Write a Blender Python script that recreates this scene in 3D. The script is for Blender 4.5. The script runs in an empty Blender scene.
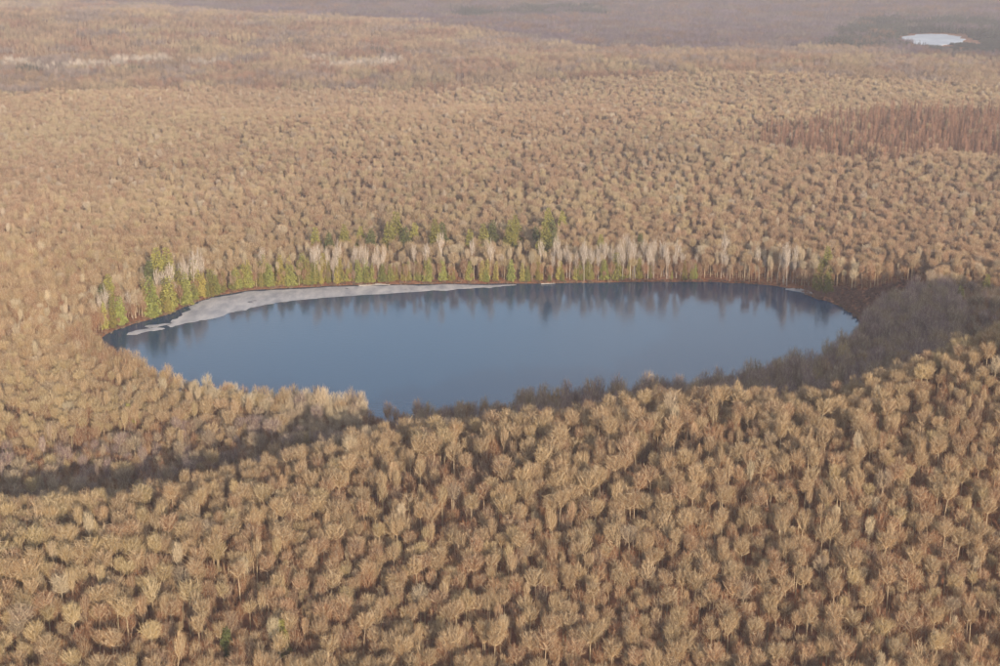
import bpy, math, random
import numpy as np
from mathutils import Vector

random.seed(7)
rng = np.random.default_rng(7)
SC = bpy.context.scene
COL = SC.collection
R = math.radians

# ------------------------------------------------------------------ camera
F = 1400.0                       # focal length in pixels of the 1000 x 666 photograph
PITCH = R(16.06)
CAMH = 140.0
cam_d = bpy.data.cameras.new('camera')
cam_d.sensor_width = 36.0
cam_d.lens = F / 1000.0 * 36.0
cam_d.clip_start = 1.0
cam_d.clip_end = 60000.0
cam = bpy.data.objects.new('camera', cam_d)
COL.objects.link(cam)
cam.location = (0, 0, CAMH)
cam.rotation_euler = (R(90) - PITCH, 0, 0)
SC.camera = cam

# ------------------------------------------------------------------ world and sun
SUN_EL = R(14.5)
SUN_AZ = R(19.0)                 # how far to the right of straight behind the camera
sun_dir = Vector((math.sin(SUN_AZ) * math.cos(SUN_EL), -math.cos(SUN_AZ) * math.cos(SUN_EL), math.sin(SUN_EL)))
world = bpy.data.worlds.new('World')
SC.world = world
world.use_nodes = True
wn = world.node_tree
sky = wn.nodes.new('ShaderNodeTexSky')
sky.sky_type = 'NISHITA'
sky.sun_disc = False
sky.sun_elevation = SUN_EL
sky.sun_rotation = math.atan2(sun_dir.x, sun_dir.y)
sky.altitude = 400
sky.air_density = 1.0
sky.dust_density = 1.0
sky.ozone_density = 1.0
bg = wn.nodes['Background']
bg.inputs['Strength'].default_value = 0.15
# thin broken cloud over the whole sky
wc = wn.nodes.new('ShaderNodeTexCoord'); wm = wn.nodes.new('ShaderNodeMapping'); wm.inputs['Scale'].default_value = (1.0, 1.0, 3.2); wm.inputs['Location'].default_value = (0.35, 0.2, 0.1)
wz = wn.nodes.new('ShaderNodeTexNoise'); wz.inputs['Scale'].default_value = 2.2; wz.inputs['Detail'].default_value = 5
wr = wn.nodes.new('ShaderNodeMapRange'); wr.inputs[1].default_value = .42; wr.inputs[2].default_value = .72; wr.inputs[3].default_value = 0.05; wr.inputs[4].default_value = .75
wx = wn.nodes.new('ShaderNodeMix'); wx.data_type = 'RGBA'; wx.inputs[7].default_value = (5.2, 4.8, 4.6, 1)
wn.links.new(wc.outputs['Generated'], wm.inputs[0]); wn.links.new(wm.outputs[0], wz.inputs['Vector']); wn.links.new(wz.outputs['Fac'], wr.inputs[0])
wn.links.new(wr.outputs[0], wx.inputs['Factor']); wn.links.new(sky.outputs[0], wx.inputs[6])
wn.links.new(wx.outputs[2], bg.inputs['Color'])

sun_l = bpy.data.lights.new('sun', 'SUN')
sun_l.energy = 3.2
sun_l.angle = R(0.55)
sun_l.color = (1.0, 0.84, 0.65)
sun = bpy.data.objects.new('sun', sun_l)
COL.objects.link(sun)
sun.rotation_euler = sun_dir.to_track_quat('Z', 'Y').to_euler()

SC.view_settings.view_transform = 'Standard'
SC.view_settings.look = 'None'
SC.view_settings.exposure = 0.68
SC.view_settings.gamma = 1.0
SC.view_settings.use_curve_mapping = False
SC.render.engine = 'CYCLES'
SC.cycles.max_bounces = 6
SC.cycles.diffuse_bounces = 4
SC.cycles.glossy_bounces = 3
SC.cycles.volume_bounces = 0
SC.cycles.use_denoising = True
SC.cycles.filter_width = 1.5

# ------------------------------------------------------------------ pixels <-> ground
def ray(px, py):
    a = (px - 500.0) / F
    b = (333.0 - py) / F
    return Vector((a, math.cos(PITCH) + b * math.sin(PITCH), -math.sin(PITCH) + b * math.cos(PITCH)))

def on_level(px, py, z=0.0):
    d = ray(px, py)
    t = (z - CAMH) / d.z
    return (d.x * t, d.y * t)

def project(P):
    P = np.asarray(P, float)
    x, y, z = P[..., 0], P[..., 1], P[..., 2] - CAMH
    depth = y * math.cos(PITCH) - z * math.sin(PITCH)
    up = y * math.sin(PITCH) + z * math.cos(PITCH)
    return 500 + F * x / depth, 333 - F * up / depth, depth

def smooth(a, b, x):
    t = np.clip((x - a) / (b - a), 0, 1)
    return t * t * (3 - 2 * t)

def catmull(pts, n=6):
    pts = np.asarray(pts, float)
    out = []
    m = len(pts)
    for i in range(m):
        p0, p1, p2, p3 = pts[i - 1], pts[i], pts[(i + 1) % m], pts[(i + 2) % m]
        for k in range(n):
            t = k / n
            out.append(0.5 * (2 * p1 + (p2 - p0) * t + (2 * p0 - 5 * p1 + 4 * p2 - p3) * t * t + (3 * p1 - p0 - 3 * p2 + p3) * t ** 3))
    return np.array(out)

def inside(poly, x, y):
    c = np.zeros(x.shape, bool)
    n = len(poly)
    for i in range(n):
        x1, y1 = poly[i - 1]
        x2, y2 = poly[i]
        if y1 == y2:
            continue
        hit = ((y1 > y) != (y2 > y)) & (x < (x2 - x1) * (y - y1) / (y2 - y1) + x1)
        c ^= hit
    return c

def signed(poly, x, y):
    """distance to the outline, negative inside"""
    d2 = np.full(x.shape, 1e18)
    n = len(poly)
    for i in range(n):
        x1, y1 = poly[i - 1]
        x2, y2 = poly[i]
        dx, dy = x2 - x1, y2 - y1
        L = dx * dx + dy * dy + 1e-9
        t = np.clip(((x - x1) * dx + (y - y1) * dy) / L, 0, 1)
        d2 = np.minimum(d2, (x - x1 - t * dx) ** 2 + (y - y1 - t * dy) ** 2)
    d = np.sqrt(d2)
    return np.where(inside(poly, x, y), -d, d)

_T = np.random.default_rng(3).random((64, 64))
def vnoise(x, y, scale, seed=0):
    u = x / scale + 17.3 * seed + 500
    v = y / scale + 9.7 * seed + 500
    i, j = np.floor(u).astype(int), np.floor(v).astype(int)
    fu, fv = u - i, v - j
    fu, fv = fu * fu * (3 - 2 * fu), fv * fv * (3 - 2 * fv)
    g = lambda a, b: _T[a % 64, b % 64]
    return (g(i, j) * (1 - fu) + g(i + 1, j) * fu) * (1 - fv) + (g(i, j + 1) * (1 - fu) + g(i + 1, j + 1) * fu) * fv

# ------------------------------------------------------------------ lake outline
LAKE_PX = [(104, 342), (118, 331), (140, 324), (170, 315), (192, 306), (212, 298), (245, 292), (300, 288.5), (360, 286), (430, 285),
           (510, 284.5), (590, 283.5), (660, 283), (725, 283.5), (770, 286.5), (795, 291), (812, 298), (832, 305), (850, 315), (858, 325),
           (852, 345), (822, 372), (750, 396), (650, 410), (560, 420), (470, 425), (430, 428), (392, 426), (358, 424), (290, 413), (200, 398), (140, 376), (110, 356)]
LAKE = catmull([on_level(*p) for p in LAKE_PX], 6)
_w = rng.random((len(LAKE), 2)) - 0.5
LAKE = LAKE + _w * 1.6
lake_centre = LAKE.mean(axis=0)

# near ridge: tree-top line seen in the photograph, height of its ground
TREE_H = 11.2
CREST_PX = [(-300, 570, 10), (0, 528, 10), (150, 500, 11), (300, 468, 12), (400, 447, 12), (500, 430, 16), (650, 406, 21.5), (800, 386, 26), (900, 354, 30), (1000, 324, 36), (1300, 262, 68)]
_cr = []
for px, py, c in CREST_PX:
    X, Y = on_level(px, py, c + TREE_H)
    _cr.append((X, Y, c))
_cr = np.array(_cr)
_cr = _cr[np.argsort(_cr[:, 0])]

def height(x, y):
    x = np.asarray(x, float)
    y = np.asarray(y, float)
    s = signed(LAKE, x, y)
    und = (vnoise(x, y, 160, 1) - 0.5) * 7 + (vnoise(x, y, 70, 2) - 0.5) * 3
    base = 0.35 + np.clip(s, 0, 60) * 0.018 + smooth(10, 160, s) * (1.6 + und)
    # the ridge in front of the lake
    yc = np.interp(x, _cr[:, 0], _cr[:, 1])
    hc = np.interp(x, _cr[:, 0], _cr[:, 2]) * (1 + (1 - smooth(90, 170, x)) * (.34 * vnoise(x, 0 * x, 48, 61) - .14))
    yc = yc + (vnoise(x, 0 * x, 62, 62) - .5) * 20
    d = y - yc
    w_far = 34 + hc * 1.0
    ridge = np.where(d > 0, 1 - smooth(0, 1, d / w_far), 1 - 1.15 * smooth(0, 130, -d))
    near = hc * ridge
    base = base + near * smooth(2, 40, s)
    # far country
    r = np.hypot(x, y)
    pxl = 500 + F * x / np.maximum(y, 50) * 1.0
    calm = 1 - .6 * smooth(900, 1300, r)
    base = base * calm
    left = 1 - smooth(40, 600, pxl)
    base += smooth(1330, 1800, r) * 36 * left - smooth(1800, 2150, r) * (30 * left)
    rr = smooth(430, 720, pxl) * (1 - 0.75 * smooth(760, 1020, pxl))
    base += smooth(980, 1400, r) * 11 * rr - smooth(1400, 1600, r) * (12 * rr + 12 * smooth(430, 650, pxl))
    base += smooth(2250, 3000, r) * (24 + 18 * (vnoise(x, y, 600, 5) - 0.5)) + smooth(3000, 9000, r) * 60
    base += smooth(700, 1000, r) * (1 - smooth(1250, 1400, r)) * (vnoise(x, y, 280, 4) - 0.5) * 21
    base += 8 * np.exp(-((r - 775) / 62) ** 2) * smooth(560, 780, pxl)
    lakebed = -0.25 + np.clip(s, -12, 0) * 0.2
    return np.where(s > 0, np.where(s < 4, base * s / 4 - 0.25 * (1 - s / 4), base), lakebed)

def on_ground(px, py, up=0.0):
    z = 0.0
    for _ in range(12):
        x, y = on_level(px, py, z + up)
        z = .5 * z + .5 * float(height(np.array([x]), np.array([y]))[0])
    return (x, y)

# ------------------------------------------------------------------ materials
def mat(name):
    m = bpy.data.materials.new(name)
    m.use_nodes = True
    nt = m.node_tree
    return m, nt, nt.nodes['Principled BSDF'], nt.nodes.new, nt.links.new

def plant_mat(name, mode, pale=None, k=0.0, rough=0.9, trans=0.0):
    """colour comes from the plant's own tint (a property of the tree), a little different on each"""
    m, nt, b, N, L = mat(name)
    at = N('ShaderNodeAttribute'); at.attribute_type = 'INSTANCER'; at.attribute_name = 'tint'
    va = N('ShaderNodeAttribute'); va.attribute_type = 'GEOMETRY'; va.attribute_name = 'vary'
    ad = N('ShaderNodeMath'); ad.operation = 'ADD'; ad.inputs[1].default_value = 1.0
    L(va.outputs['Fac'], ad.inputs[0])
    sc = N('ShaderNodeVectorMath'); sc.operation = 'SCALE'
    L(at.outputs['Vector'], sc.inputs[0]); L(ad.outputs[0], sc.inputs['Scale'])
    out = sc.outputs[0]
    if pale is not None:
        mx = N('ShaderNodeMix'); mx.data_type = 'RGBA'
        mx.inputs['Factor'].default_value = k
        L(out, mx.inputs[6]); mx.inputs[7].default_value = (*pale, 1)
        out = mx.outputs[2]
    if mode == 'bark':
        ge = N('ShaderNodeTexCoord'); no = N('ShaderNodeTexNoise'); no.inputs['Scale'].default_value = 1.7
        L(ge.outputs['Object'], no.inputs['Vector'])
        rp = N('ShaderNodeMapRange'); rp.inputs[1].default_value = .3; rp.inputs[2].default_value = .7; rp.inputs[3].default_value = .75; rp.inputs[4].default_value = 1.2
        L(no.outputs['Fac'], rp.inputs[0])
        s2 = N('ShaderNodeVectorMath'); s2.operation = 'SCALE'
        L(out, s2.inputs[0]); L(rp.outputs[0], s2.inputs['Scale'])
        out = s2.outputs[0]
    L(out, b.inputs['Base Color'])
    b.inputs['Roughness'].default_value = rough
    b.inputs['Specular IOR Level'].default_value = 0.15
    return m

M_TWIG = plant_mat('twig', 'leaf')
M_LIMB = plant_mat('limb', 'bark', (0.58, 0.47, 0.32), 0.6)
M_BIRCH = plant_mat('birch_bark', 'bark', (0.68, 0.60, 0.52), 0.85)
M_NEEDLE = plant_mat('needle', 'leaf')
M_BROWN = plant_mat('conifer_bark', 'bark', (0.20, 0.14, 0.10), 0.9)

def ground_mat():
    m, nt, b, N, L = mat('leaf_litter')
    tc = N('ShaderNodeTexCoord')
    n1 = N('ShaderNodeTexNoise'); n1.inputs['Scale'].default_value = 0.03; n1.inputs['Detail'].default_value = 5
    n2 = N('ShaderNodeTexNoise'); n2.inputs['Scale'].default_value = 0.6; n2.inputs['Detail'].default_value = 6
    L(tc.outputs['Object'], n1.inputs['Vector']); L(tc.outputs['Object'], n2.inputs['Vector'])
    r1 = N('ShaderNodeValToRGB')
    r1.color_ramp.elements[0].position = .32; r1.color_ramp.elements[0].color = (0.30, 0.13, 0.07, 1)
    r1.color_ramp.elements[1].position = .68; r1.color_ramp.elements[1].color = (0.38, 0.20, 0.11, 1)
    L(n1.outputs['Fac'], r1.inputs[0])
    r2 = N('ShaderNodeValToRGB')
    r2.color_ramp.elements[0].position = .3; r2.color_ramp.elements[0].color = (0.45, 0.42, 0.42, 1)
    r2.color_ramp.elements[1].position = .7; r2.color_ramp.elements[1].color = (1.3, 1.25, 1.2, 1)
    L(n2.outputs['Fac'], r2.inputs[0])
    mx = N('ShaderNodeMix'); mx.data_type = 'RGBA'; mx.blend_type = 'MULTIPLY'; mx.inputs['Factor'].default_value = 1
    L(r1.outputs[0], mx.inputs[6]); L(r2.outputs[0], mx.inputs[7])
    L(mx.outputs[2], b.inputs['Base Color'])
    b.inputs['Roughness'].default_value = 0.95
    b.inputs['Specular IOR Level'].default_value = 0.1
    return m

def water_mat():
    m, nt, b, N, L = mat('lake_water')
    b.inputs['Base Color'].default_value = (0.009, 0.050, 0.105, 1)
    b.inputs['Roughness'].default_value = 0.11
    b.inputs['IOR'].default_value = 1.33
    tc = N('ShaderNodeTexCoord')
    n1 = N('ShaderNodeTexNoise'); n1.inputs['Scale'].default_value = 0.55; n1.inputs['Detail'].default_value = 3
    L(tc.outputs['Object'], n1.inputs['Vector'])
    n2 = N('ShaderNodeTexNoise'); n2.inputs['Scale'].default_value = 0.02; n2.inputs['Detail'].default_value = 2
    L(tc.outputs['Object'], n2.inputs['Vector'])
    mr = N('ShaderNodeMapRange'); mr.inputs[1].default_value = .35; mr.inputs[2].default_value = .65; mr.inputs[3].default_value = .04; mr.inputs[4].default_value = .10
    L(n2.outputs['Fac'], mr.inputs[0])
    bp = N('ShaderNodeBump'); bp.inputs['Distance'].default_value = 0.5
    L(mr.outputs[0], bp.inputs['Strength'])
    L(n1.outputs['Fac'], bp.inputs['Height'])
    L(bp.outputs[0], b.inputs['Normal'])
    return m

def patchy_mat(name, c0, c1, scale, rough=0.8, stretch=(1, 1, 1), p0=.35, p1=.65):
    m, nt, b, N, L = mat(name)
    tc = N('ShaderNodeTexCoord')
    mp = N('ShaderNodeMapping'); mp.inputs['Scale'].default_value = stretch
    L(tc.outputs['Object'], mp.inputs[0])
    n1 = N('ShaderNodeTexNoise'); n1.inputs['Scale'].default_value = scale; n1.inputs['Detail'].default_value = 6; n1.inputs['Roughness'].default_value = .62
    L(mp.outputs[0], n1.inputs['Vector'])
    r1 = N('ShaderNodeValToRGB')
    r1.color_ramp.elements[0].position = p0; r1.color_ramp.elements[0].color = (*c0, 1)
    r1.color_ramp.elements[1].position = p1; r1.color_ramp.elements[1].color = (*c1, 1)
    L(n1.outputs['Fac'], r1.inputs[0]); L(r1.outputs[0], b.inputs['Base Color'])
    b.inputs['Roughness'].default_value = rough
    return m

# ------------------------------------------------------------------ mesh helpers
class MB:
    def __init__(s):
        s.v = []; s.f = []; s.m = []; s.vary = []; s.n = 0; s.cur = 0.0
    def add(s, verts, faces, mi):
        verts = np.asarray(verts, float).reshape(-1, 3)
        s.v.append(verts)
        s.f.extend([tuple(int(i) + s.n for i in f) for f in faces])
        s.m.extend([mi] * len(faces))
        s.vary.append(np.full(len(verts), s.cur))
        s.n += len(verts)
    def tube(s, pts, radii, sides, mi):
        pts = np.asarray(pts, float)
        k = len(pts)
        V = []
        for i in range(k):
            t = pts[min(i + 1, k - 1)] - pts[max(i - 1, 0)]
            t = t / (np.linalg.norm(t) + 1e-9)
            a = np.cross(t, (1, 0, 0) if abs(t[0]) < .8 else (0, 1, 0)); a /= np.linalg.norm(a)
            b = np.cross(t, a)
            for q in range(sides):
                an = 2 * math.pi * q / sides
                V.append(pts[i] + radii[i] * (math.cos(an) * a + math.sin(an) * b))
        fs = []
        for i in range(k - 1):
            for q in range(sides):
                q2 = (q + 1) % sides
                fs.append((i * sides + q, i * sides + q2, (i + 1) * sides + q2, (i + 1) * sides + q))
        s.add(V, fs, mi)
    def slivers(s, P0, P1, W, mi, g):
        """one slim triangle for each twig"""
        n = len(P0)
        D = P1 - P0
        D = D / (np.linalg.norm(D, axis=1, keepdims=True) + 1e-9)
        A = np.cross(D, g.normal(size=(n, 3)))
        A /= (np.linalg.norm(A, axis=1, keepdims=True) + 1e-9)
        W = np.asarray(W).reshape(-1, 1) * 0.5
        V = np.empty((n, 3, 3))
        V[:, 0] = P0 - A * W; V[:, 1] = P0 + A * W; V[:, 2] = P1
        idx = np.arange(n * 3).reshape(n, 3)
        s.add(V.reshape(-1, 3), idx, mi)
    def mesh(s, name, mats):
        me = bpy.data.meshes.new(name)
        me.from_pydata(np.concatenate(s.v).tolist(), [], s.f)
        for m in mats: me.materials.append(m)
        if len(mats) > 1: me.polygons.foreach_set('material_index', s.m)
        a = me.attributes.new('vary', 'FLOAT', 'POINT')
        a.data.foreach_set('value', np.concatenate(s.vary))
        me.update()
        return me
    def merge(s, o, off, rot, sc, mi_map=None):
        c, sn = math.cos(rot), math.sin(rot)
        V = np.concatenate(o.v)
        V = np.stack([V[:, 0] * c - V[:, 1] * sn, V[:, 0] * sn + V[:, 1] * c, V[:, 2]], 1) * sc + off
        n0 = s.n
        s.v.append(V); s.n += len(V)
        s.f.extend([tuple(i + n0 for i in f) for f in o.f])
        s.m.extend(o.m if mi_map is None else [mi_map] * len(o.m))
        s.vary.append(np.concatenate(o.vary) + s.cur)

def unit(v):
    return v / (np.linalg.norm(v, axis=-1, keepdims=True) + 1e-9)

def bare_tree(seed, h=17.0, rad=3.0, cb=0.42, limbs=13, twigs=230, trunk_r=0.17, tw=0.042, lean=0.4, skirt=1.15, spread=.30, flat=.8, detail=1):
    """leafless broadleaf tree: (trunk with limbs, crown of branchlets and twigs that end on a lumpy dome)"""
    g = np.random.default_rng(seed)
    T, C = MB(), MB()
    bend = np.array([g.normal() * lean, g.normal() * lean])
    def axis(z):
        t = z / h
        return np.array([bend[0] * t * t, bend[1] * t * t, z])
    zb = cb * h
    Hc = h - zb
    top = zb + Hc * .55
    zs = np.linspace(-0.6, top, 6 if detail else 3)
    T.tube([axis(z) for z in zs], [trunk_r * (1 - 0.8 * max(z, 0) / top) + 0.015 for z in zs], 5 if detail else 3, 0)
    fan = axis(zb - .06 * h)
    sq = 1 + .18 * g.normal(size=2).clip(-1, 1)
    def surf(psi, az):
        a = np.clip(psi, 0, 1.5) * math.pi / 2
        rho = rad * np.sin(np.minimum(a, 1.75)) ** .85
        z = zb + Hc * (0.34 + 0.66 * np.sign(np.cos(a)) * np.abs(np.cos(a)) ** flat)
        o = axis(h * .8)
        return np.stack([o[0] + rho * np.cos(az) * sq[0], o[1] + rho * np.sin(az) * sq[1], z], -1)
    P0, P1, W = [], [], []
    for i in range(limbs):
        u = (i + .5) / limbs
        psi = skirt * math.sqrt(u) * (.92 + .16 * g.random())
        az = i * 2.39996 + g.normal() * .25
        tip = surf(np.array(psi), np.array(az))
        bulge = .90 + .12 * g.random()
        z0 = zb * .9 + (top - zb * .9) * (1 - min(1, psi)) * (.5 + .5 * g.random())
        s0 = axis(z0)
        e0 = s0 + (tip - s0) * .80 * bulge
        mid = (s0 + e0) / 2 + np.array([0, 0, -.05 * Hc * psi]) + g.normal(size=3) * .15
        mid[:2] += (e0[:2] - s0[:2]) * .10
        K = 5
        ts = np.linspace(0, 1, K)[:, None]
        if detail:
            path = (1 - ts) ** 2 * s0 + 2 * ts * (1 - ts) * mid + ts ** 2 * e0
            r0 = trunk_r * (.38 + .28 * g.random())
            T.tube(path, [r0 * (1 - .8 * t) + .012 for t in np.linspace(0, 1, K)], 3, 0)
        n = int(twigs * (.75 + .5 * g.random()))
        dpsi = g.normal(size=n) * spread * .85
        daz = g.normal(size=n) * spread * 1.5 / max(.35, math.sin(min(psi, 1) * 1.57))
        q2 = (dpsi / spread) ** 2 * .5 + (daz * max(.35, math.sin(min(psi, 1) * 1.57)) / spread / 1.5) ** 2 * .5
        pp = np.abs(psi + dpsi)
        S_ = surf(pp, az + daz)
        f = bulge * (1.05 - .09 * np.minimum(q2, 3)) * (1 - .58 * g.random(n) ** 1.5) * (1 + .025 * g.normal(size=n))
        end = fan + (S_ - fan) * f[:, None]
        d = unit(unit(S_ - fan) + unit(end - (s0 + e0) / 2) * .5 + g.normal(size=(n, 3)) * .33 + np.array([0, 0, .06]))
        ln = (.7 + 1.0 * g.random((n, 1))) * (rad / 3) ** .4
        P0.append(end - d * ln); P1.append(end); W.append(tw * (.7 + .6 * g.random(n)))
        if detail:
            for j in range(9):
                k = int(g.integers(0, n))
                p = s0 + (e0 - s0) * (.45 + .5 * g.random())
                T.tube([p, (p + end[k]) / 2 + g.normal(size=3) * .08, end[k]], [.036, .026, .01], 3, 0)
    C.slivers(np.concatenate(P0), np.concatenate(P1), np.concatenate(W), 0, g)
    return T, C

def conifer(seed, h=11.0, rad=1.9, n=900, base=0.06, droop=0.35, size=0.55, power=0.75, trunk_r=0.13, wisp=0.3):
    """needle or scale leaved evergreen: sprays in tiers round a stem"""
    g = np.random.default_rng(seed)
    T, C = MB(), MB()
    T.tube([(0, 0, -.5), (0, 0, h * .5), (0.05, 0, h * .97)], [trunk_r, trunk_r * .6, .015], 5, 0)
    tiers = int(h * 1.6)
    u = base + (1 - base) * (1 - np.sqrt(1 - g.random(n) * 0.985))
    tq = np.round(u * tiers) / tiers
    u = u * .45 + tq * .55
    az = g.random(n) * 2 * math.pi
    lob = 1 + wisp * np.sin(az * 3 + u * 23 + seed) * .6 + wisp * (g.random(n) - .5)
    r = rad * np.clip(1 - u, 0.02, 1) ** power * lob * (0.35 + 0.65 * g.random(n) ** .45)
    r *= smooth(base - .06, base + .12, u) * .5 + .5
    c = np.stack([np.cos(az) * r, np.sin(az) * r, u * h - droop * r], 1)
    outd = np.stack([np.cos(az), np.sin(az), -droop + g.normal(size=n) * .25], 1)
    outd = unit(outd + g.normal(size=(n, 3)) * .3)
    L = size * (.6 + .8 * g.random(n)) * (0.55 + .45 * np.clip(1 - u, 0, 1))
    side = unit(np.cross(outd, np.array([0, 0, 1.0]) + g.normal(size=(n, 3)) * .4))
    V = np.empty((n, 4, 3))
    V[:, 0] = c - outd * L[:, None] * .5
    V[:, 1] = c + side * L[:, None] * .38
    V[:, 2] = c + outd * L[:, None] * .6 + np.array([0, 0, -.08])
    V[:, 3] = c - side * L[:, None] * .38
    ix = np.arange(n * 4).reshape(n, 4)
    C.add(V.reshape(-1, 3), np.concatenate([ix[:, [0, 1, 2]], ix[:, [0, 2, 3]]]), 0)
    return T, C

def larch(seed, h=14.0, rad=1.3, n=620):
    """leafless larch: straight stem with short level twigs"""
    g = np.random.default_rng(seed)
    T, C = MB(), MB()
    T.tube([(0, 0, -.5), (0.05, 0, h * .5), (0, 0, h)], [.13, .09, .02], 5, 0)
    u = 0.12 + .86 * g.random(n) ** .9
    az = g.random(n) * 2 * math.pi
    r = rad * (1 - u) ** .7 * (.5 + .6 * g.random(n)) + .15
    p0 = np.stack([np.cos(az) * r * .1, np.sin(az) * r * .1, u * h], 1)
    p1 = np.stack([np.cos(az) * r, np.sin(az) * r, u * h + r * (.1 + .35 * g.normal(size=n))], 1)
    C.slivers(p0, p1, .09 * (.7 + .6 * g.random(n)), 0, g)
    p2 = p1 + g.normal(size=(n, 3)) * .35
    C.slivers(p1 * .6 + p0 * .4, p2, .07 * (.7 + .6 * g.random(n)), 0, g)
    return T, C

def shrub(seed, h=3.0, rad=1.6, stems=14, twigs=40, tw=.045):
    g = np.random.default_rng(seed)
    T, C = MB(), MB()
    P0, P1, W = [], [], []
    for i in range(stems):
        az = g.random() * 6.283
        r = rad * math.sqrt(g.random())
        e = np.array([math.cos(az) * r, math.sin(az) * r, h * (.65 + .35 * g.random())])
        s0 = e * np.array([.25, .25, 0]) - np.array([0, 0, .2])
        T.tube([s0, (s0 + e) / 2 + np.array([0, 0, .2]), e], [.035, .025, .01], 3, 0)
        n = twigs
        a = .25 + .75 * g.random((n, 1))
        st = s0 + (e - s0) * a
        td = unit(g.normal(size=(n, 3)) * .6 + np.array([0, 0, .8]))
        P0.append(st); P1.append(st + td * (.35 + .5 * g.random((n, 1)))); W.append(tw * (.7 + .6 * g.random(n)))
    C.slivers(np.concatenate(P0), np.concatenate(P1), np.concatenate(W), 0, g)
    return T, C

def link(o, parent=None):
    COL.objects.link(o)
    if parent is not None: o.parent = parent
    return o

def tag(o, label=None, category=None, group=None, kind=None):
    for k, v in (('label', label), ('category', category), ('group', group), ('kind', kind)):
        if v: o[k] = v
    return o

# ------------------------------------------------------------------ ground: one sheet to the horizon
def axis_coords(lo, hi, step, far_lo, far_hi, grow=1.13):
    c = list(np.arange(lo, hi + .1, step))
    s = step; p = hi
    while p < far_hi: s *= grow; p += s; c.append(p)
    s = step; p = lo; pre = []
    while p > far_lo: s *= grow; p -= s; pre.append(p)
    return np.array(pre[::-1] + c)

gx = axis_coords(-240, 240, 3.0, -16000, 16000, 1.07)
gy = axis_coords(130, 660, 3.0, -6000, 26000, 1.06)
GX, GY = np.meshgrid(gx, gy)
GZ = height(GX, GY)
nx, ny = len(gx), len(gy)
gv = np.stack([GX.ravel(), GY.ravel(), GZ.ravel()], 1)
ii = (np.arange(ny - 1)[:, None] * nx + np.arange(nx - 1)[None, :]).ravel()
gf = np.stack([ii, ii + 1, ii + 1 + nx, ii + nx], 1)
gm = bpy.data.meshes.new('ground')
gm.from_pydata(gv.tolist(), [], gf.tolist())
gm.materials.append(ground_mat())
gm.polygons.foreach_set('use_smooth', [True] * len(gm.polygons))
ground = link(bpy.data.objects.new('ground', gm))
tag(ground, kind='structure')

# ------------------------------------------------------------------ lake, ice, shore
def sheet(name, pts, z, thick, material, fine=0.0):
    """flat sheet with an edge of its own thickness"""
    pts = np.asarray(pts, float)
    n = len(pts)
    V = [(x, y, z) for x, y in pts]
    Fs = [tuple(range(n))]
    if thick:
        V += [(x, y, z - thick) for x, y in pts]
        Fs += [(i, n + i, n + (i + 1) % n, (i + 1) % n) for i in range(n)]
    me = bpy.data.meshes.new(name)
    me.from_pydata(V, [], Fs)
    me.materials.append(material)
    me.update()
    a = me.polygons[0]
    if a.normal.z < 0: me.flip_normals()
    return me

big = lake_centre + (LAKE - lake_centre) * (1 + 3.0 / np.linalg.norm(LAKE - lake_centre, axis=1, keepdims=True))
lake = link(bpy.data.objects.new('lake', sheet('lake', big, 0.0, 0, water_mat())))
tag(lake, kind='structure')

def ragged(pts, n, amp, seed):
    g = np.random.default_rng(seed)
    p = catmull(pts, n)
    m = len(p)
    j = g.normal(size=(m, 2)) * amp
    j = (j + np.roll(j, 1, 0) * .8) / 1.5
    return p + j

M_ICE = patchy_mat('rotten_ice', (0.30, 0.29, 0.30), (0.60, 0.55, 0.51), 0.22, 0.5, (1, .4, 1), .34, .64)
_nt = M_ICE.node_tree; _b = _nt.nodes['Principled BSDF']
_tc = _nt.nodes.new('ShaderNodeTexCoord'); _nz = _nt.nodes.new('ShaderNodeTexNoise'); _nz.inputs['Scale'].default_value = .12; _nz.inputs['Detail'].default_value = 7
_nt.links.new(_tc.outputs['Object'], _nz.inputs['Vector'])
_mr = _nt.nodes.new('ShaderNodeMapRange'); _mr.inputs[1].default_value = .29; _mr.inputs[2].default_value = .36; _mr.inputs[3].default_value = .25; _mr.inputs[4].default_value = 1.0
_nt.links.new(_nz.outputs['Fac'], _mr.inputs[0]); _nt.links.new(_mr.outputs[0], _b.inputs['Alpha'])
ice_outer = [(195, 304.5), (214, 298.3), (246, 292.2), (300, 288.8), (360, 286.3), (430, 285.2), (512, 284.7)]
ice_inner = [(500, 286.6), (468, 288.6), (420, 291.5), (345, 296), (300, 300), (265, 305), (238, 311), (215, 318), (190, 322), (168, 327), (172, 321), (184, 313)]
ice_pts = ragged([on_level(*p) for p in ice_outer + ice_inner], 8, 0.55, 4)
ice = link(bpy.data.objects.new('ice_sheet', sheet('ice_sheet', ice_pts, 0.05, 0.08, M_ICE)))
tag(ice, 'pale grey rotten ice sheet curving along the far left shore of the lake', 'ice', 'melting ice on the lake')
strips = [
    ([(128, 333), (142, 329.5), (160, 327.5), (164, 328.8), (148, 331.5), (132, 335)], 'thin broken ice strip at the left tip of the lake'),
    ([(147, 326), (168, 323.5), (166, 325.2), (150, 327.6)], 'small grey floe on dark water left of the big ice sheet'),
    ([(786, 289.3), (800, 289.2), (818, 292.5), (836, 295.5), (834, 297.2), (815, 295.2), (798, 292.0)], 'white ice strip against the right end of the far shore'),
]
for k, (pp, lab) in enumerate(strips):
    o = link(bpy.data.objects.new('ice_floe', sheet('ice_floe', ragged([on_level(*p) for p in pp], 6, 0.3, 20 + k), 0.07 if k != 2 else 0.3, 0.12 if k != 2 else .5, M_ICE)))
    tag(o, lab, 'ice', 'melting ice on the lake')

POND_PX = [(906, 38), (918, 34.5), (940, 34), (962, 37), (958, 42.5), (935, 45.5), (915, 43)]

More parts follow.
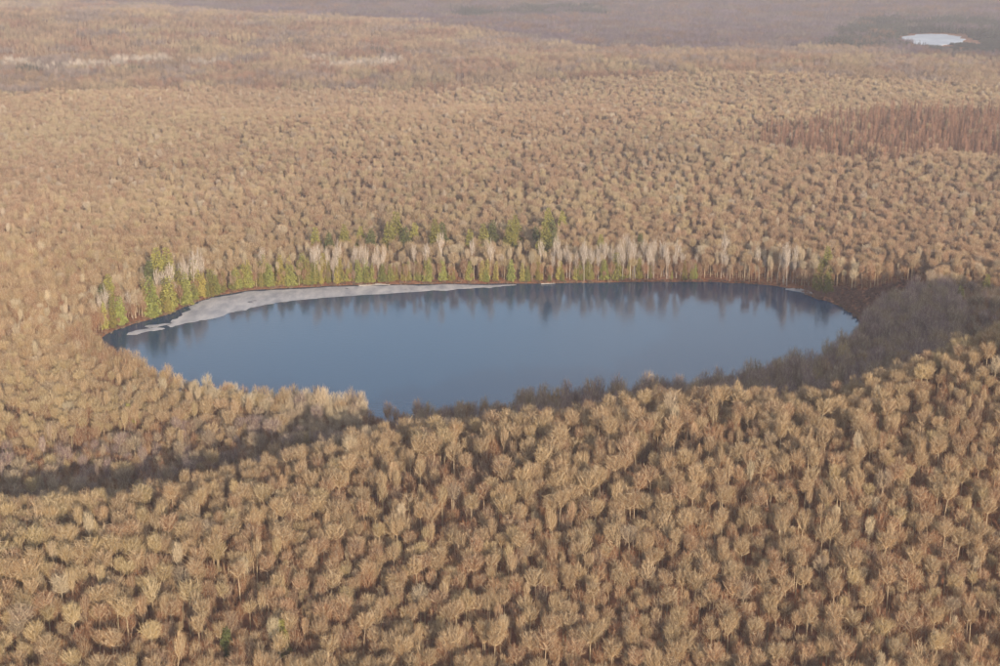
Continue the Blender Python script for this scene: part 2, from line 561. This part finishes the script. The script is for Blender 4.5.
# ------------------------------------------------------------------ zones
MARSH = np.array([on_level(*p, .5) for p in [(797, 289), (832, 288), (862, 292), (905, 283), (935, 287), (930, 302), (893, 318), (868, 330), (858, 327), (850, 314), (832, 304), (812, 297)]])
TAMA = np.array([on_ground(*p) for p in [(738, 151), (800, 164), (860, 172), (930, 170), (1060, 166), (1080, 122), (930, 124), (850, 129), (765, 140)]])

# placement of all trees: jittered triangular lattice
def lattice(spacing, x0, x1, y0, y1, seed, jit=.42):
    g = np.random.default_rng(seed)
    xs = np.arange(x0, x1, spacing)
    ys = np.arange(y0, y1, spacing * .88)
    X, Y = np.meshgrid(xs, ys)
    X = X + (np.arange(len(ys)) % 2)[:, None] * spacing * .5
    X = X + (g.random(X.shape) - .5) * 2 * jit * spacing
    Y = Y + (g.random(Y.shape) - .5) * 2 * jit * spacing
    return X.ravel(), Y.ravel()

NEAR_D = 1250.0
X, Y = lattice(2.95, -640, 640, 120, NEAR_D, 11)
keep = (np.abs(X) < 0.385 * Y + np.where((X > 0) & (Y > 220) & (Y < 480), 170, 55)) & (np.hypot(X, Y) < NEAR_D)
X, Y = X[keep], Y[keep]
S = signed(LAKE, X, Y)
inm = inside(MARSH, X, Y)
intam = inside(TAMA, X + 50 * (vnoise(X, Y, 28, 51) - .5), Y + 60 * (vnoise(X, Y, 30, 52) - .5)) & (rng.random(len(X)) < .85)
far_shore = Y > 470
keep = (S > np.where(far_shore, 2.2 + 4.5 * vnoise(X, Y, 9, 41), 4.0)) & ~inm
# gaps and small clearings
gap = vnoise(X, Y, 22, 8)
_b = project(np.stack([X, Y, height(X, Y) + 9], 1))
keep &= ~((_b[0] > 363) & (_b[0] < 416) & (Y < 470) & (_b[1] < 423) & (Y > 300))
keep &= ~((gap > .86) & (rng.random(len(X)) < .55))
X, Y, S, intam = X[keep], Y[keep], S[keep], intam[keep]
Z = height(X, Y)
PXB, PYB, DEP = project(np.stack([X, Y, Z], 1))
PXT, PYT, _ = project(np.stack([X, Y, Z + 14], 1))

# tints (albedo of twigs)
STRAW = np.array([0.45, 0.318, 0.152]); TAN = np.array([0.40, 0.258, 0.132]); RUSSET = np.array([0.35, 0.190, 0.098])
GREY = np.array([0.33, 0.235, 0.16]); PALE = np.array([0.53, 0.42, 0.28]); PLUM = np.array([0.29, 0.195, 0.185])
PAL = np.stack([STRAW, TAN, RUSSET, GREY, PALE, PLUM])
PAL_NAME = ['straw-coloured', 'tan', 'russet', 'grey-brown', 'pale', 'plum-brown']

def choose_tint(x, y, s, r):
    n = len(x)
    a = vnoise(x, y, 50, 21) * .5 + vnoise(x, y, 190, 23) * .5; b = vnoise(x, y, 70, 22) * .5 + vnoise(x, y, 240, 24) * .5; u = rng.random(n)
    k = np.full(n, 1)
    k = np.where(u < .2 + 1.3 * (a - .45), 0, k)
    k = np.where((u > .68 - 1.2 * (b - .5)), 2, k)
    k = np.where(u > .96, 3, k)
    k = np.where((u > .975), 4, k)
    k = np.where((y > 470) & (s < 30) & (rng.random(n) < .28), 4, k)
    return k

K = choose_tint(X, Y, S, None)
# the hollow between ridge and lake: thin stems tinted grey and plum
yc = np.interp(X, _cr[:, 0], _cr[:, 1])
hollow = (Y - yc > 26) & (Y < 470) & (Y - yc < 95)
hol2 = (X > 40) & (Y - yc > 24) & (Y < 530)
hollow |= hol2
uu = rng.random(len(X))
K = np.where(hollow & (uu < .75), np.where(uu < .45, 3, 5), K)
K = np.where((S < 36) & (Y < 520) & (X > 5) & (rng.random(len(X)) < .8), np.where(rng.random(len(X)) < .6, 5, 3), K)
K = np.where((PXB > 180) & (PXB < 368) & (S < 22) & (Y < 470) & (rng.random(len(X)) < .6), 4, K)
pale_band = (PXB < 420) & (PYB > 66) & (PYB < 79) & (vnoise(X, Y, 34, 9) > .52) & (rng.random(len(X)) < .7)
K = np.where(pale_band, 4, K)
far_shift = smooth(540, 700, Y)[:, None]  # tint turns bluer beyond the lake
T_ = PAL[K] * (1 + far_shift * np.array([-.02, .03, .22])) * (0.85 + 0.30 * rng.random((len(X), 1))) * (1 + (rng.random((len(X), 3)) - .5) * .06) * (.88 + .24 * vnoise(X, Y, 130, 31))[:, None]

# ------------------------------------------------------------------ tree forms
FORMS = []           # (trunk MB, crown MB)
for i in range(10):  # rounded brooms
    FORMS.append(bare_tree(100 + i, 10.6 + (i % 3) * .7, 1.95 + .16 * (i % 4), .66 + .025 * (i % 3), 15 + i % 3, 54, .16, .031, flat=.5 + .1 * (i % 3), skirt=1.0 + .07 * (i % 2)))
for i in range(4):   # narrow upright
    FORMS.append(bare_tree(200 + i, 11.8 + i % 2, 1.4 + .14 * (i % 2), .60, 12, 48, .13, .031, skirt=.95, flat=.68))
for i in range(4):   # broad, spreading
    FORMS.append(bare_tree(300 + i, 11.4, 2.45 + .16 * i, .64, 20, 54, .18, .031, skirt=1.0, spread=.24, flat=.52))
for i in range(2):   # sparse with bold pale limbs
    FORMS.append(bare_tree(400 + i, 12.0, 2.1, .54, 14, 22, .22, spread=.36))
SMALL = [bare_tree(500 + i, 8.0 + i, 1.9 + .15 * i, .36, 11, 85, .08, .036, flat=.65, skirt=.95) for i in range(3)]
BIRCH = [bare_tree(600 + i, 13.5 + i * .8, 1.5 + .14 * i, .44 + .03 * (i % 3), 9, 50, .10, .036, 1.0, skirt=.85, flat=.8) for i in range(6)]
NB = len(FORMS)

def joined(pair, name, m0, m1):
    mb = MB(); mb.merge(pair[0], np.zeros(3), 0, 1, 0); mb.merge(pair[1], np.zeros(3), 0, 1, 1)
    return mb.mesh(name, [m0, m1])

form_k = np.where(K == 0, rng.integers(0, NB, len(X)), rng.integers(0, NB, len(X)))
uform = rng.random(len(X))
form_k = np.where(uform < .64, rng.integers(0, 10, len(X)), np.where(uform < .78, rng.integers(10, 14, len(X)), np.where(uform < .97, rng.integers(14, 18, len(X)), rng.integers(18, 20, len(X)))))
form_k = np.where((K == 4) & (rng.random(len(X)) < .5), rng.integers(10, 14, len(X)), form_k)
scale = (0.60 + 0.56 * rng.random(len(X)) ** 1.2) * (.80 + .26 * vnoise(X, Y, 45, 12))
scale = np.where(uform > .955, scale * 1.02, scale)
small = hollow & (rng.random(len(X)) < np.where(vnoise(X, Y, 24, 63) > .62, .35, np.where(hol2, .92, .75)))
form_k = np.where(small, NB + rng.integers(0, 3, len(X)), form_k)
near_edge = (S < np.where(X > 5, 36, 16)) & (Y < np.where(X > 5, 520, 470)) & (Y - yc > 22)
form_k = np.where(near_edge, NB + rng.integers(0, 3, len(X)), form_k)
scale = np.where(near_edge, np.where(X > 5, 1.1 + .5 * rng.random(len(X)), .8 + .4 * rng.random(len(X))), scale)
scale = np.where(near_edge & (PXB > 285) & (PXB < 366), scale * 1.3, scale)
small = small | near_edge
rot = rng.random(len(X)) * 2 * math.pi

used = np.zeros(len(X), bool)
used |= intam

# trees of the far shore that are built one by one: birches
fs = (Y > 470) & (S < 13) & (PXB > 95) & (PXB < 800) & ~used
bi = np.where(fs & (rng.random(len(X)) < .15 + .75 * (vnoise(X, Y, 20, 42) > .5)))[0]
used[bi] = True
# the 300 bare trees that show largest
in_view = (PXB > 6) & (PXB < 994) & (PYT < 656) & (PYT > 0) & ~used & ~small
cand = np.where(in_view)[0]
cand = cand[np.argsort(DEP[cand])][:300]
used[cand] = True

ORD = ['', 'first', 'second', 'third', 'fourth', 'fifth', 'sixth', 'seventh', 'eighth', 'ninth', 'tenth', 'eleventh', 'twelfth', 'thirteenth', 'fourteenth', 'fifteenth', 'sixteenth', 'seventeenth', 'eighteenth', 'nineteenth']
TENS = {2: 'twent', 3: 'thirt', 4: 'fort', 5: 'fift', 6: 'sixt', 7: 'sevent', 8: 'eight', 9: 'ninet'}
def ordinal(n):
    if n < 20: return ORD[n]
    if n >= 100: return ('hundred' if n == 100 else 'hundred-and-' + ordinal(n - 100)) + ('th' if n == 100 else '')
    return TENS[n // 10] + ('ieth' if n % 10 == 0 else 'y-' + ORD[n % 10])

def build_tree(name, meshes, loc, rz, sc, tint, label, category, group, wide=1.0):
    e = bpy.data.objects.new(name, None)
    e.empty_display_size = 1
    link(e)
    e.location = loc; e.rotation_euler = (random.gauss(0, .03), random.gauss(0, .03), rz); e.scale = (sc * wide, sc * wide, sc)
    tag(e, label, category, group)
    for part, me in zip(('trunk', 'crown'), meshes):
        o = bpy.data.objects.new(part, me)
        o['tint'] = [float(c) for c in tint]
        link(o, e)
    return e

form_meshes = [(t.mesh('trunk', [M_LIMB]), c.mesh('crown', [M_TWIG])) for t, c in FORMS]
birch_meshes = [(t.mesh('trunk', [M_BIRCH]), c.mesh('crown', [M_TWIG])) for t, c in BIRCH]

SHAPE = ['round-topped'] * 10 + ['narrow'] * 4 + ['spreading'] * 4 + ['sparse'] * 2
rows = cand[np.argsort(-PYB[cand])]
for r0 in range(0, len(rows), 25):
    row = rows[r0:r0 + 25]
    row = row[np.argsort(PXB[row])]
    for q, i in enumerate(row):
        lab = '%s %s bare tree, %s from the left in the %s row from the bottom' % (PAL_NAME[K[i]], SHAPE[form_k[i]], ordinal(q + 1), ordinal(r0 // 25 + 1))
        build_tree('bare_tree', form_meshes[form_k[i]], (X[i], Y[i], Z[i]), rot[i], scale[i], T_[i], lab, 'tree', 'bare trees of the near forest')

bi = bi[np.argsort(PXB[bi])]
for q, i in enumerate(bi):
    lab = 'white-stemmed bare birch on the far lake shore, %s birch from the left' % ordinal(q + 1)
    build_tree('birch_tree', birch_meshes[int(rng.integers(0, 6))], (X[i], Y[i], Z[i]), rot[i], .6 + .6 * rng.random(), np.array([.42, .305, .195]) * (.78 + .35 * rng.random()), lab, 'birch', 'birches along the far shore')

# ------------------------------------------------------------------ evergreens on the far shore
CED = [conifer(700 + i, 10 + i * .7, 1.75 + .15 * (i % 2), 1000, .03, .25, .66, (.62, .45, .5, .38)[i], .13, .5) for i in range(4)]
PINE = [conifer(750 + i, 15.5 + i, 2.9, 1700, .28, .1, .9, .6, .2, .5) for i in range(3)]
ced_meshes = [(t.mesh('trunk', [M_BROWN]), c.mesh('crown', [M_NEEDLE])) for t, c in CED]
pine_meshes = [(t.mesh('trunk', [M_BROWN]), c.mesh('crown', [M_NEEDLE])) for t, c in PINE]
GREEN = np.array([0.38, 0.345, 0.09]); DARKG = np.array([0.05, 0.06, 0.042])
# along the shore: (pixel x from, to, how many, height scale, metres behind the shore)
shore_runs = [(103, 122, 4, .95, 7), (146, 200, 18, 1.1, 9), (200, 262, 14, .85, 5), (262, 345, 24, .95, 6), (345, 420, 13, .75, 5), (420, 520, 15, .72, 4), (520, 585, 8, .62, 4), (585, 645, 9, .8, 5), (668, 700, 3, .6, 5), (815, 828, 3, .95, 16)]
ced_list = []
SHORE_FAR = LAKE[np.array([p[1] > lake_centre[1] - 40 for p in LAKE])]
for x0, x1, n, hs, back in shore_runs:
    n = int(n * 1.6)
    for k in range(n):
        px = x0 + (x1 - x0) * (k + .15 + .7 * random.random()) / n
        # where that sight line crosses the far shore
        sp = None
        prj = project(np.column_stack([SHORE_FAR, np.zeros(len(SHORE_FAR))]))
        j = int(np.argmin(np.abs(prj[0] - px) + (prj[1] > 345) * 1000))
        b = SHORE_FAR[j]
        depth = back * (.3 + .9 * random.random()) + 1.8
        t = (b[1] + depth) / b[1]
        ang = (px - 500) / F / math.cos(PITCH)
        y = b[1] + depth
        x = b[0] * t
        x += random.uniform(-1.5, 1.5)
        ced_list.append((x, y, hs * random.uniform(.6, 1.4)))
ced_list = [c for c in ced_list]
cs = signed(LAKE, np.array([c[0] for c in ced_list]), np.array([c[1] for c in ced_list]))
ced_list = [c for c, s_ in zip(ced_list, cs) if s_ > 1.6]
ced_list.sort(key=lambda c: c[0] / c[1])
for q, (x, y, hs) in enumerate(ced_list):
    z = float(height(np.array([x]), np.array([y]))[0])
    g_ = GREEN * random.uniform(.5, 1.1) * np.array([random.uniform(.85, 1.15), 1, 1])
    build_tree('cedar_tree', ced_meshes[q % 4], (x, y, z), random.random() * 6.28, hs, g_, 'bright green cedar at the far water edge, %s cedar from the left' % ordinal(q + 1), 'cedar', 'cedars along the far shore', random.uniform(.65, 1.2))
# taller pines standing among the bare trees behind the shore: pixel of the foot
pine_px = [(160, 300, 1.0), (171, 297, .9), (152, 303, .85), (112, 318, .8), (104, 321, .7), (316, 262, .7), (330, 266, .75), (345, 262, .8), (360, 258, .65), (372, 264, .8), (388, 262, .85), (397, 258, .95), (406, 262, .8), (414, 255, .7),
           (436, 262, .85), (443, 257, .8), (470, 262, .7), (484, 264, .8), (492, 258, .85), (511, 262, .9), (517, 254, .8), (536, 260, .75), (543, 270, 1.0), (550, 264, 1.0), (547, 246, .8), (562, 242, .7), (600, 264, .6), (640, 260, .6), (826, 283, .7),
           (925, 312, .55), (958, 318, .6), (985, 302, .5), (285, 668, .47), (228, 668, .43), (820, 250, .5), (130, 440, .5)]
pine_px.sort()
for q, (px, py, hs) in enumerate(pine_px):
    zz = 2.0
    for _ in range(6):
        x, y = on_level(px, py, zz)
        zz = float(height(np.array([x]), np.array([y]))[0])
    dk = GREEN * random.uniform(.6, 1.0) if q % 3 else np.array([.13, .14, .05])
    build_tree('pine_tree', pine_meshes[q % 3], (x, y, zz), random.random() * 6.28, hs * 1.4, dk, 'loose green pine among bare trees, %s pine from the left' % ordinal(q + 1), 'pine', 'pines scattered in the forest')

# ------------------------------------------------------------------ larch swamp at the right
LAR = [larch(800 + i, 13 + i, 1.35) for i in range(4)]
# 
lar_meshes = [(t.mesh('trunk', [M_BROWN]), c.mesh('crown', [M_TWIG])) for t, c in LAR]
lx, ly = lattice(5.6, TAMA[:, 0].min(), TAMA[:, 0].max(), TAMA[:, 1].min(), TAMA[:, 1].max(), 31, .42)
k_ = inside(TAMA, lx + 50 * (vnoise(lx, ly, 28, 51) - .5), ly + 60 * (vnoise(lx, ly, 30, 52) - .5))
lx, ly = lx[k_], ly[k_]
lz = height(lx, ly)
lpx, lpy, ld = project(np.stack([lx, ly, lz], 1))
vis = np.where((lpx > 0) & (lpx < 998))[0]
vis = vis[np.argsort(ld[vis])][:300]
lone = np.zeros(len(lx), bool); lone[vis] = True
LARCH_T = np.array([0.34, 0.19, 0.125])
order = vis[np.argsort(-lpy[vis])]
for r0 in range(0, len(order), 50):
    row = order[r0:r0 + 50]; row = row[np.argsort(lpx[row])]
    for q, i in enumerate(row):
        tn = LARCH_T * rng.uniform(.4, 1.4)
        build_tree('larch_tree', lar_meshes[int(rng.integers(0, 4))], (lx[i], ly[i], lz[i]), rng.random() * 6.28, rng.uniform(.6, 1.2), tn,
                   'slim red-brown larch spire in the swamp, %s from left, %s row of larches' % (ordinal(q + 1), ordinal(r0 // 50 + 1)), 'larch', 'larches of the far swamp')

# ------------------------------------------------------------------ the rest of the forest: points that carry tree forms
POINTS = []   # x y z form scale rot wide tint
rest = np.where(~used)[0]
for i in rest:
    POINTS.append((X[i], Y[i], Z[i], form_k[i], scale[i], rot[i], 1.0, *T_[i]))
# saplings under the canopy
ux, uy = lattice(3.3, -230, 230, 120, 620, 41, .48)
k_ = (np.abs(ux) < .385 * uy + 45)
ux, uy = ux[k_], uy[k_]
us = signed(LAKE, ux, uy)
k_ = (us > 3.5) & ~inside(MARSH, ux, uy)
ux, uy = ux[k_], uy[k_]
uz = height(ux, uy)
for i in range(len(ux)):
    tn = PAL[[1, 2, 2, 2, 3][int(rng.integers(0, 5))]] * np.array([1.0, .85, .8]) * rng.uniform(.7, 1.05)
    POINTS.append((ux[i], uy[i], uz[i], NB + int(rng.integers(0, 3)), rng.uniform(.45, .98), rng.random() * 6.28, 1.1, *tn))

# distant stands: groups of trees
SIMPLE = [bare_tree(900 + i, 14 + i * .8, 2.2 + .2 * i, .55, 8, 34, .17, .11, detail=0, skirt=.95) for i in range(4)]
SIMPLE_C = [conifer(950 + i, 15, 2.0, 130, .08, .3, 1.5, .75, .14) for i in range(3)]
def stand(seed, simple, rad, sp, size=1.0):
    g = np.random.default_rng(seed)
    mb = MB()
    xs, ys = lattice(sp, -rad, rad, -rad, rad, seed, .4)
    for x, y in zip(xs, ys):
        if x * x + y * y > rad * rad * (.8 + .4 * g.random()): continue
        mb.cur = g.normal() * .24
        mb.cur = max(-.45, min(.5, mb.cur))
        t, c = simple[int(g.integers(0, len(simple)))]
        sc = (.62 + .55 * g.random()) * size
        rt = g.random() * 6.28
        mb.merge(t, np.array([x, y, 0]), rt, sc, 0); mb.merge(c, np.array([x, y, 0]), rt, sc, 1)
    return mb
STANDS = [stand(1000 + i, SIMPLE, 19, 5.0, .92) for i in range(4)]
STANDS_C = [stand(1100 + i, SIMPLE_C, 15, 4.0) for i in range(2)]
NS = NB + 3
sx, sy = lattice(29, -1500, 1500, 1100, 3700, 51, .3)
sr = np.hypot(sx, sy)
k_ = (sr > NEAR_D - 8) & (np.abs(sx) < .385 * sy + 90) & (sr < 3600)
sx, sy, sr = sx[k_], sy[k_], sr[k_]
sz = height(sx, sy)
spx, spy, _ = project(np.stack([sx, sy, sz], 1))
pond = None
DARKP = []
FARC = [[(830, 52), (1010, 56), (1010, 24), (880, 20), (838, 34)], [(455, 22), (610, 18), (600, 9), (450, 13)], [(40, -3), (250, 2), (400, 8), (400, 2), (40, -10)]]
pond_c = np.array(on_ground(935, 40))
POND = np.array([on_ground(*p) for p in POND_PX])
pd = signed(POND, sx, sy)
farc = np.zeros(len(sx), bool)
for poly in FARC:
    farc |= inside(np.array(poly, float), spx, spy)
for i in range(len(sx)):
    if pd[i] < 20: continue
    if abs(sx[i] - pond_c[0]) < 90 and sy[i] < pond_c[1] and pd[i] < 230:
        DARKP.append((sx[i], sy[i], sz[i], int(rng.integers(0, 2)), .22 + .0012 * pd[i], rng.random() * 6.28, 3.0, *(DARKG * rng.uniform(.8, 1.3))))
        continue
    tn = PAL[[0, 1, 1, 2, 3][int(rng.integers(0, 5))]] * rng.uniform(.78, 1.0)
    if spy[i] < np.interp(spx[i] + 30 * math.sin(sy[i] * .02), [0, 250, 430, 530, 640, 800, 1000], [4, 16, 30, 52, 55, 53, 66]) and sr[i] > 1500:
        tn = PAL[[3, 5, 5, 2][int(rng.integers(0, 4))]] * rng.uniform(.45, .7)  # cloud shade over the far hills, put into the tint of these stands
    if spx[i] < 420 and 66 < spy[i] < 77 and rng.random() < .3: tn = PALE * rng.uniform(.9, 1.1)
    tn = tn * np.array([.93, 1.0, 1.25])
    if farc[i] and rng.random() < .9:
        DARKP.append((sx[i], sy[i], sz[i], int(rng.integers(0, 2)), rng.uniform(.8, 1.1), rng.random() * 6.28, 1.2, *(DARKG * rng.uniform(.8, 1.3))))
        if rng.random() < .85: continue
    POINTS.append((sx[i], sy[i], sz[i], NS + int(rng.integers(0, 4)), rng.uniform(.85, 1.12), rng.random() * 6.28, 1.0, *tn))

for px, py, n in ((28, 78, 2), (36, 79, 2), (128, 82, 1), (136, 81, 2), (190, 60, 1), (375, 62, 2)):
    for k in range(n):
        x, y = on_ground(px + random.uniform(-4, 4), py + random.uniform(-1, 1))
        DARKP.append((x, y, float(height(np.array([x]), np.array([y]))[0]), k % 2, random.uniform(.85, 1.1), random.random() * 6, .5, *(DARKG * 1.2)))

def scatter(name, pts, meshes):
    """one object: every point carries the form whose number it holds"""
    P = np.array(pts, float)
    me = bpy.data.meshes.new(name)
    me.from_pydata(P[:, :3].tolist(), [], [])
    for an, ty, col, key in (('form', 'INT', P[:, 3].astype(np.int32), 'value'), ('turn', 'FLOAT_VECTOR', np.stack([0 * P[:, 5], 0 * P[:, 5], P[:, 5]], 1).ravel(), 'vector'),
                             ('size', 'FLOAT_VECTOR', np.stack([P[:, 4] * P[:, 6], P[:, 4] * P[:, 6], P[:, 4]], 1).ravel(), 'vector'), ('tint', 'FLOAT_VECTOR', P[:, 7:10].ravel(), 'vector')):
        a = me.attributes.new(an, ty, 'POINT')
        a.data.foreach_set(key, col)
    o = link(bpy.data.objects.new(name, me))
    ng = bpy.data.node_groups.new(name, 'GeometryNodeTree')
    ng.interface.new_socket('Geometry', in_out='INPUT', socket_type='NodeSocketGeometry')
    ng.interface.new_socket('Geometry', in_out='OUTPUT', socket_type='NodeSocketGeometry')
    N, L = ng.nodes.new, ng.links.new
    gi, go = N('NodeGroupInput'), N('NodeGroupOutput')
    jn = N('GeometryNodeJoinGeometry')
    def attr(nm, ty):
        a = N('GeometryNodeInputNamedAttribute'); a.data_type = ty; a.inputs['Name'].default_value = nm
        return a.outputs['Attribute']
    fo, tu, si = attr('form', 'INT'), attr('turn', 'FLOAT_VECTOR'), attr('size', 'FLOAT_VECTOR')
    er = N('FunctionNodeEulerToRotation'); L(tu, er.inputs[0])
    for k, m in enumerate(meshes):
        ho = bpy.data.objects.new(name + '_form', m)          # never linked to the scene
        oi = N('GeometryNodeObjectInfo'); oi.inputs['Object'].default_value = ho; oi.inputs['As Instance'].default_value = False
        cp = N('FunctionNodeCompare'); cp.data_type = 'INT'; cp.operation = 'EQUAL'
        L(fo, cp.inputs[2]); cp.inputs[3].default_value = k
        ip = N('GeometryNodeInstanceOnPoints')
        L(gi.outputs[0], ip.inputs['Points']); L(cp.outputs[0], ip.inputs['Selection']); L(oi.outputs['Geometry'], ip.inputs['Instance'])
        L(er.outputs[0], ip.inputs['Rotation']); L(si, ip.inputs['Scale'])
        L(ip.outputs[0], jn.inputs[0])
    L(jn.outputs[0], go.inputs[0])
    md = o.modifiers.new('stand', 'NODES'); md.node_group = ng
    return o

meshes = [joined(p, 'bare_tree', M_LIMB, M_TWIG) for p in FORMS] + [joined(p, 'sapling', M_LIMB, M_TWIG) for p in SMALL] + [m.mesh('stand', [M_LIMB, M_TWIG]) for m in STANDS]
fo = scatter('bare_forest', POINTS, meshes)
tag(fo, 'mass of leafless tan and russet trees stretching from the lake to the far hills', 'forest', kind='stuff')
fc = scatter('conifer_forest', DARKP, [m.mesh('conifer_stand', [M_BROWN, M_NEEDLE]) for m in STANDS_C])
tag(fc, 'distant dark evergreen woods on the far plain around the frozen pond', 'forest', kind='stuff')
if (~lone).any():
    LP = [(lx[i], ly[i], lz[i], int(rng.integers(0, 4)), rng.uniform(.75, 1.2), rng.random() * 6.28, 1.0, *(LARCH_T * rng.uniform(.6, 1.3))) for i in np.where(~lone)[0]]
    lo = scatter('larch_forest', LP, [joined(p, 'larch', M_BROWN, M_TWIG) for p in LAR])
    tag(lo, 'remaining red-brown larch spires filling the back of the far swamp', 'forest', kind='stuff')

# ------------------------------------------------------------------ frozen pond far off
pz = float(height(np.array([pond_c[0]]), np.array([pond_c[1]]))[0]) + 1.2
pond = link(bpy.data.objects.new('frozen_pond', sheet('frozen_pond', ragged([on_level(*p, pz) for p in POND_PX], 8, 4.0, 8), pz, 4.0, patchy_mat('pond_ice', (.40, .43, .46), (.62, .64, .66), .03, .5))))
tag(pond, 'white frozen pond in dark forest at the upper right', 'pond')

# ------------------------------------------------------------------ bog at the right end of the lake
SHR = [shrub(1200 + i, 1.1 + .25 * i, 1.3, 12, 26, .06) for i in range(3)]
bx, by = lattice(2.2, MARSH[:, 0].min() - 4, MARSH[:, 0].max() + 4, MARSH[:, 1].min() - 4, MARSH[:, 1].max() + 4, 61, .4)
bs = signed(LAKE, bx, by)
k_ = inside(MARSH, bx, by) & (bs > .8)
bx, by = bx[k_], by[k_]
bz = height(bx, by)
BP = [(bx[i], by[i], bz[i] - .05, int(rng.integers(0, 3)), rng.uniform(.6, 1.15), rng.random() * 6.28, 1.15, *(np.array([.21, .115, .085]) * rng.uniform(.7, 1.35))) for i in range(len(bx))]
# a fringe of the same low brush round the whole lake
n_ = len(LAKE)
for i in range(n_):
    p, q = LAKE[i - 1], LAKE[i]
    nrm = np.array([(q - p)[1], -(q - p)[0]]); nrm = nrm / (np.linalg.norm(nrm) + 1e-9)
    if np.dot(nrm, p - lake_centre) < 0: nrm = -nrm
    for k in range(int(np.linalg.norm(q - p) / 1.4)):
        w = p + (q - p) * rng.random() + nrm * rng.uniform(.9, 3.6)
        BP.append((w[0], w[1], .1, int(rng.integers(0, 3)), rng.uniform(.35, .8), rng.random() * 6.28, 1.2, *(np.array([.24, .15, .095]) * rng.uniform(.6, 1.4))))
br = scatter('bog_brush', BP, [joined(p, 'brush', M_LIMB, M_TWIG) for p in SHR])
tag(br, 'low reddish brush on the bog and around the lake edge', 'brush', kind='stuff')

# ------------------------------------------------------------------ small things on the shore
M_LOG = patchy_mat('bleached_wood', (.30, .27, .24), (.48, .44, .40), 1.2, .8, (1, 1, 4))
def log(px, py, length, ang, lab, r=.22):
    x, y = on_level(px, py, .3)
    mb = MB()
    g = random.Random(px)
    pts = [(t * length - length / 2, math.sin(t * 3 + px) * .15, .04 * t) for t in (0, .25, .5, .75, 1)]
    mb.tube(pts, [r, r * .95, r * .8, r * .65, r * .35], 7, 0)
    for k in range(5):
        t = .3 + .14 * k
        c = np.array([t * length - length / 2, 0, .05])
        mb.tube([c, c + np.array([.5, g.uniform(-.9, .9), g.uniform(.1, .7)])], [r * .3, .02], 4, 0)
    mb.add([(-length / 2, r * math.cos(a), r * math.sin(a)) for a in np.linspace(0, 6.283, 8)[:-1]], [tuple(range(7))], 0)
    o = link(bpy.data.objects.new('fallen_log', mb.mesh('fallen_log', [M_LOG])))
    o.location = (x, y, max(.28, float(height(np.array([x]), np.array([y]))[0]) + .18)); o.rotation_euler = (0, 0, ang)
    tag(o, lab, 'log', 'bleached logs on the shore')
log(370, 285.2, 9, .1, 'bleached fallen log lying at the middle of the ice sheet outer edge', .25)
log(383, 284.6, 7, -.35, 'bleached log with stubs just right of another log behind the ice', .3)
log(548, 283.6, 6, .2, 'short bleached log on the far shore near the middle of the lake')
log(918, 290, 7, -.5, 'white log lying at the back of the brown bog', .4)
SHRUB_BIG = [shrub(1300 + i, 3.4 + .4 * i, 1.7, 22, 60, .05) for i in range(2)]
shm = [(t.mesh('trunk', [M_LIMB]), c.mesh('crown', [M_TWIG])) for t, c in SHRUB_BIG]
for q, (px, py, s_, lab) in enumerate([(377, 427.5, 1.0, 'small dark bare shrub at the near water edge, left one of two'), (399, 428.5, 1.1, 'small dark bare shrub at the near water edge, right one of two')]):
    x, y = on_level(px, py, .4)
    e = build_tree('shrub', shm[q % 2], (x, y, float(height(np.array([x]), np.array([y]))[0])), q, s_, PLUM * .7, lab, 'shrub', 'shrubs at the near water edge')

# ------------------------------------------------------------------ haze
HZ0, HZ1 = float(GZ[(np.abs(GX) < 9000) & (GY < 12000) & (GY > -3000)].min()) - 1.5, 190.0
hx, hy0, hy1 = 15000, -5000, 24000
hv = [(sx_ * hx, y_, z_) for z_ in (HZ0, HZ1) for sx_, y_ in ((-1, hy0), (1, hy0), (1, hy1), (-1, hy1))]
hf = [(3, 2, 1, 0), (4, 5, 6, 7), (0, 1, 5, 4), (1, 2, 6, 5), (2, 3, 7, 6), (3, 0, 4, 7)]
hm = bpy.data.meshes.new('haze'); hm.from_pydata(hv, [], hf)
m = bpy.data.materials.new('haze_air'); m.use_nodes = True
nt = m.node_tree
for n in list(nt.nodes):
    if n.type == 'BSDF_PRINCIPLED': nt.nodes.remove(n)
pv = nt.nodes.new('ShaderNodeVolumePrincipled')
pv.inputs['Color'].default_value = (0.92, 0.87, 0.93, 1)
pv.inputs['Density'].default_value = 1.8e-4
pv.inputs['Anisotropy'].default_value = 0.0
out = [n for n in nt.nodes if n.type == 'OUTPUT_MATERIAL'][0]
nt.links.new(pv.outputs[0], out.inputs['Volume'])
hm.materials.append(m)
hz = link(bpy.data.objects.new('haze', hm))
tag(hz, kind='stuff')
print('NEAR', len(X), 'POINTS', len(POINTS), 'objs', len(SC.objects), 'birch', len(bi), 'cedar', len(ced_list), 'larch', len(lx), 'brush', len(BP), 'pondz', pz)
